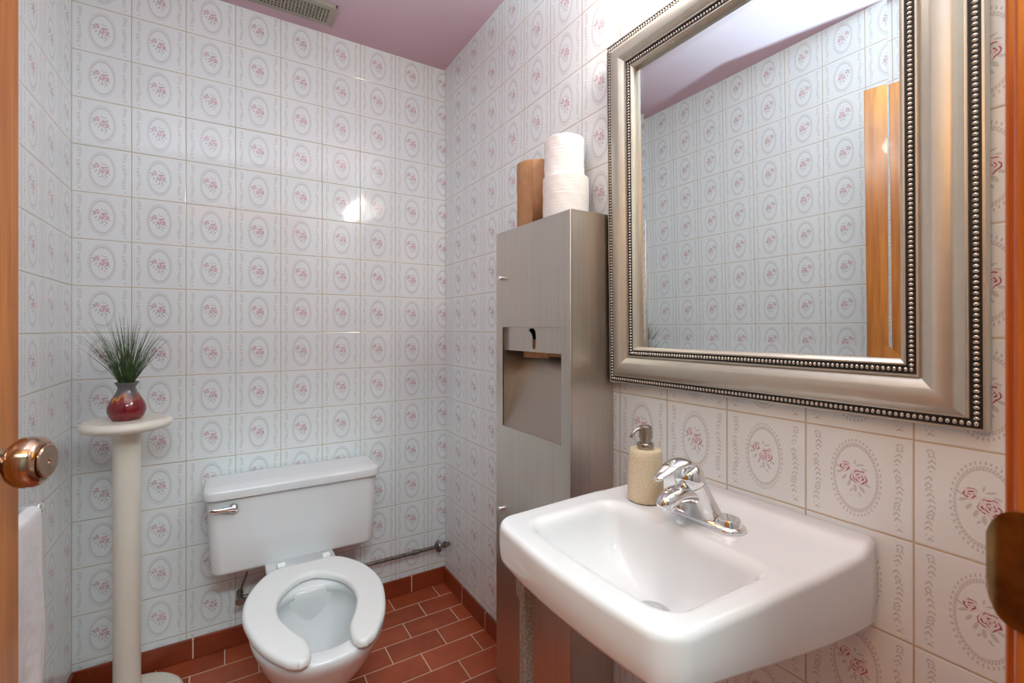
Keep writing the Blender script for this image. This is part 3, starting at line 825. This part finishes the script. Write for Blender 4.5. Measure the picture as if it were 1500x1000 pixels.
# water pipe along the back wall, behind the bowl
pipe = thing('water_pipe', 'dull metal water pipe with a round flange low on the back wall by the corner', 'pipe', (.45, 1.96, .20))
obj('pipe_run', tube(nb(), [(.046, 1.962, .200), (.25, 1.962, .200), (.60, 1.962, .200), (XR-.0008, 1.962, .200)], .0078, 20), 'dullpipe', pipe)
obj('coupling', lathe(nb(), (.70, 1.962, .200), [(.0100, 0), (.0108, .004), (.0108, .022), (.0095, .026)], 6+10, 'x'), 'dullpipe', pipe)
obj('flange', lathe(nb(), (.822, 1.962, .200), [(.010, -.016), (.018, -.012), (.0265, -.003), (.0275, .002), (.0265, .004), (.011, .005)], 36, 'x'), 'agedchrome', pipe)
obj('elbow', lathe(nb(), (.846, 1.962, .200), [(.0105, 0), (.0135, .002), (.0135, .014), (.0105, .017)], 20, 'x'), 'dullpipe', pipe)
vv = obj('shutoff_valve', tube(nb(), [(.046, 1.940, .200), (.046, 2.009, .200)], .0115, 18), 'dullpipe', pipe)
obj('valve_handle', lathe(nb(), (.046, 1.936, .200), [(.014, -.003), (.016, 0), (.014, .004), (.006, .005)], 10, 'y'), 'agedchrome', vv)
obj('supply_tube', tube(nb(), smooth_path([(.046, 1.958, .200), (.050, 1.952, .24), (.066, 1.93, .30), (.072, 1.92, .352)], 6), .0045, 12), 'agedchrome', pipe)

# ------------------------------------------------------------------ plant stand, vase, grass
px, py = -.259, 1.842
ps = thing('plant_stand', 'cream pedestal stand with round top and base in the back left corner', 'plant stand', (px, py, 0))
obj('stand_base', lathe(nb(), (px, py, 0), [(.138, .0005), (.1435, .004), (.145, .010), (.1435, .016), (.138, .021), (.130, .0225), (.03, .0225)], 72), 'cream', ps, smooth=50)
obj('stand_column', lathe(nb(), (px, py, .0225), [(.0345, 0), (.0345, .8505)], 48), 'cream', ps, smooth=50)
obj('stand_top', lathe(nb(), (px, py, .873), [(.03, 0), (.100, .0), (.108, .003), (.1135, .009), (.1150, .015), (.1135, .021), (.109, .0265), (.102, .0295), (.095, .030)], 72), 'cream', ps, smooth=50)
vx, vy, vz = px, py-.004, .903
vs_ = obj('vase', lathe(nb(), (vx, vy, vz), [(.024, .0008), (.0335, .0), (.037, .003), (.0445, .015), (.0485, .028), (.0480, .040), (.0430, .055), (.0345, .071), (.0265, .085), (.0225, .096), (.0235, .103), (.0290, .111), (.0310, .1145), (.0300, .1155), (.0270, .1135), (.0215, .104), (.0190, .095), (.018, .07)], 56), 'vase', None, smooth=60, origin=(vx, vy, vz))
tag(vs_, 'small glazed red and grey bottle vase on the cream pedestal stand', 'vase')
rnd = random.Random(11)
bm = nb()
for k in range(230):
    a = rnd.uniform(0, 2*PI); sp_ = rnd.random()**.8
    lean = lin(.02, .62, sp_)
    L = rnd.uniform(.13, .215) * (1 - .12*sp_)
    r0 = .014*sp_
    dirh = Vector((math.cos(a), math.sin(a)*.8, 0))
    if dirh.x < 0 and rnd.random() < .25: L *= 1.12; lean *= 1.2
    base = Vector((vx, vy, vz+.085)) + dirh*r0
    top = Vector((vx, vy, vz+.113)) + dirh*.0175*sp_
    pts = [base, top]
    for j in range(1, 5):
        t = j/4
        pts.append(top + dirh*(L*math.sin(lean)*(t*.8+.25*t*t)) + Vector((0, 0, 1))*(L*math.cos(lean)*t - .012*t*t*sp_) + Vector((rnd.uniform(-.002, .002), rnd.uniform(-.002, .002), 0)))
    w = [.0007, .0008, .00075, .0006, .0004, .00015]
    prev = None
    for i, p in enumerate(pts):
        ring = [bm.verts.new(p + Vector((w[i]*math.cos(q2), w[i]*math.sin(q2), 0))) for q2 in (0, 2.09, 4.19)]
        if prev:
            for j in range(3): bm.faces.new((prev[j], prev[(j+1) % 3], ring[(j+1) % 3], ring[j]))
        prev = ring
g = obj('grass_bunch', bm, 'grass', None, smooth=None, origin=(vx, vy, vz+.085))
tag(g, 'bunch of thin dark green artificial grass standing in the red vase', 'artificial plant')

# ------------------------------------------------------------------ towel on a bar, left wall
bxx, bz = -.366, .776
tb = thing('towel_bar', 'chrome bar low on the left wall holding the white towel', 'towel bar', (XL, 1.33, bz))
obj('bar', tube(nb(), [(bxx, 1.06, bz), (bxx, 1.478, bz)], .008, 20), 'chrome', tb)
for yy in (1.075, 1.463):
    bm = nb(); lathe(bm, (XL+.0005, yy, bz), [(.022, 0), (.022, .005), (.011, .009), (.010, .048), (.0125, .052), (.0125, .066), (.009, .069)], 28, 'x')
    obj('bar_bracket', bm, 'chrome', tb)
# towel draped over the bar, a long front fall and a short back fall
bm = nb(); prof = []
R0 = .0165
prof += [(bxx-R0-.004, .40), (bxx-R0-.003, .55), (bxx-R0-.001, .70), (bxx-R0, bz-.01)]
for k in range(0, 9): a = PI - PI*k/8; prof.append((bxx+R0*math.cos(a), bz+R0*math.sin(a)*.9))
for z in (.74, .70, .64, .58, .52, .46, .40, .34, .28, .22): prof.append((bxx+R0+.0015+.004*(1-(z-.22)/.52), z))
NY = 36; grid = []
for j in range(NY+1):
    v = j/NY; y = lin(1.12, 1.432, v); row = []
    for i, (x, z) in enumerate(prof):
        d = 0 if z > .74 else (.74-z)*1.0
        wob = .006*math.sin(v*15+1.0)*min(1, d*3) + .003*math.sin(v*31+z*17)*min(1, d*4)
        yy = y + (.010*math.sin(z*26)+.006*math.sin(z*61))*min(1, d*3)*(1 if v > .5 else -.3) + (.012*d if v > .5 else 0)
        row.append(bm.verts.new((max(XL+.006, x + (wob if i > 6 else -abs(wob)*.3)), yy, z)))
    grid.append(row)
for a, b in zip(grid, grid[1:]):
    for i in range(len(prof)-1): bm.faces.new((a[i], a[i+1], b[i+1], b[i]))
tw = obj('towel', bm, 'cloth', None, smooth=179, origin=(bxx, 1.27, bz))
tw.modifiers.new('s', 'SOLIDIFY').thickness = .006; tw.modifiers['s'].offset = -1
sb = tw.modifiers.new('sub', 'SUBSURF'); sb.levels = 1; sb.render_levels = 1
tag(tw, 'white towel hanging over the chrome bar on the left wall by the door', 'towel')

# ------------------------------------------------------------------ lights
def light(name, kind, loc, energy, col, **k):
    l = bpy.data.lights.new(name, kind); l.energy = energy; l.color = col
    for a, b in k.items(): setattr(l, a, b)
    o = bpy.data.objects.new(name, l); o.location = loc; COL.objects.link(o); return o
# the photographer's cool flash, aimed at the ceiling from above the camera
fl_ = light('camera_flash', 'SPOT', (-.10, -.01, 1.48), 155, (.54, .94, 1.0), spot_size=math.radians(136), spot_blend=.45, shadow_soft_size=.02)
fl_.rotation_euler = (PI, 0, 0)
hlp = light('hall_fill_light', 'AREA', (.05, -.95, HH-.06), 26, (.62, .92, 1.0), shape='RECTANGLE', size=1.16, size_y=.3)  # fill light added in the hall to brighten the room through the doorway
w = bpy.data.worlds.new('world'); SC.world = w; w.use_nodes = True
w.node_tree.nodes['Background'].inputs[0].default_value = (.9, .93, 1, 1); w.node_tree.nodes['Background'].inputs[1].default_value = .3

# ------------------------------------------------------------------ camera
cam = bpy.data.cameras.new('camera'); co_ = bpy.data.objects.new('camera', cam); COL.objects.link(co_)
cam.sensor_width = 36; cam.sensor_fit = 'HORIZONTAL'; cam.lens = 681.5*36/1500
cam.shift_x = (750-746.1)/1500; cam.shift_y = (481.5-500)/1500
cam.clip_start = .01
co_.location = (0, 0, H); co_.rotation_euler = (PI/2, 0, -.5481)
cam.dof.use_dof = True; cam.dof.focus_distance = 1.35; cam.dof.aperture_fstop = 9.0
SC.camera = co_
SC.view_settings.view_transform = 'Standard'; SC.view_settings.look = 'None'
SC.view_settings.gamma = 1; SC.view_settings.use_curve_mapping = False
SC.view_settings.exposure = 0.84
SC.cycles.max_bounces = 12; SC.cycles.diffuse_bounces = 6; SC.cycles.glossy_bounces = 8
SC.cycles.caustics_reflective = False; SC.cycles.caustics_refractive = False
SC.cycles.use_denoising = True
SC.cycles.sample_clamp_indirect = 6
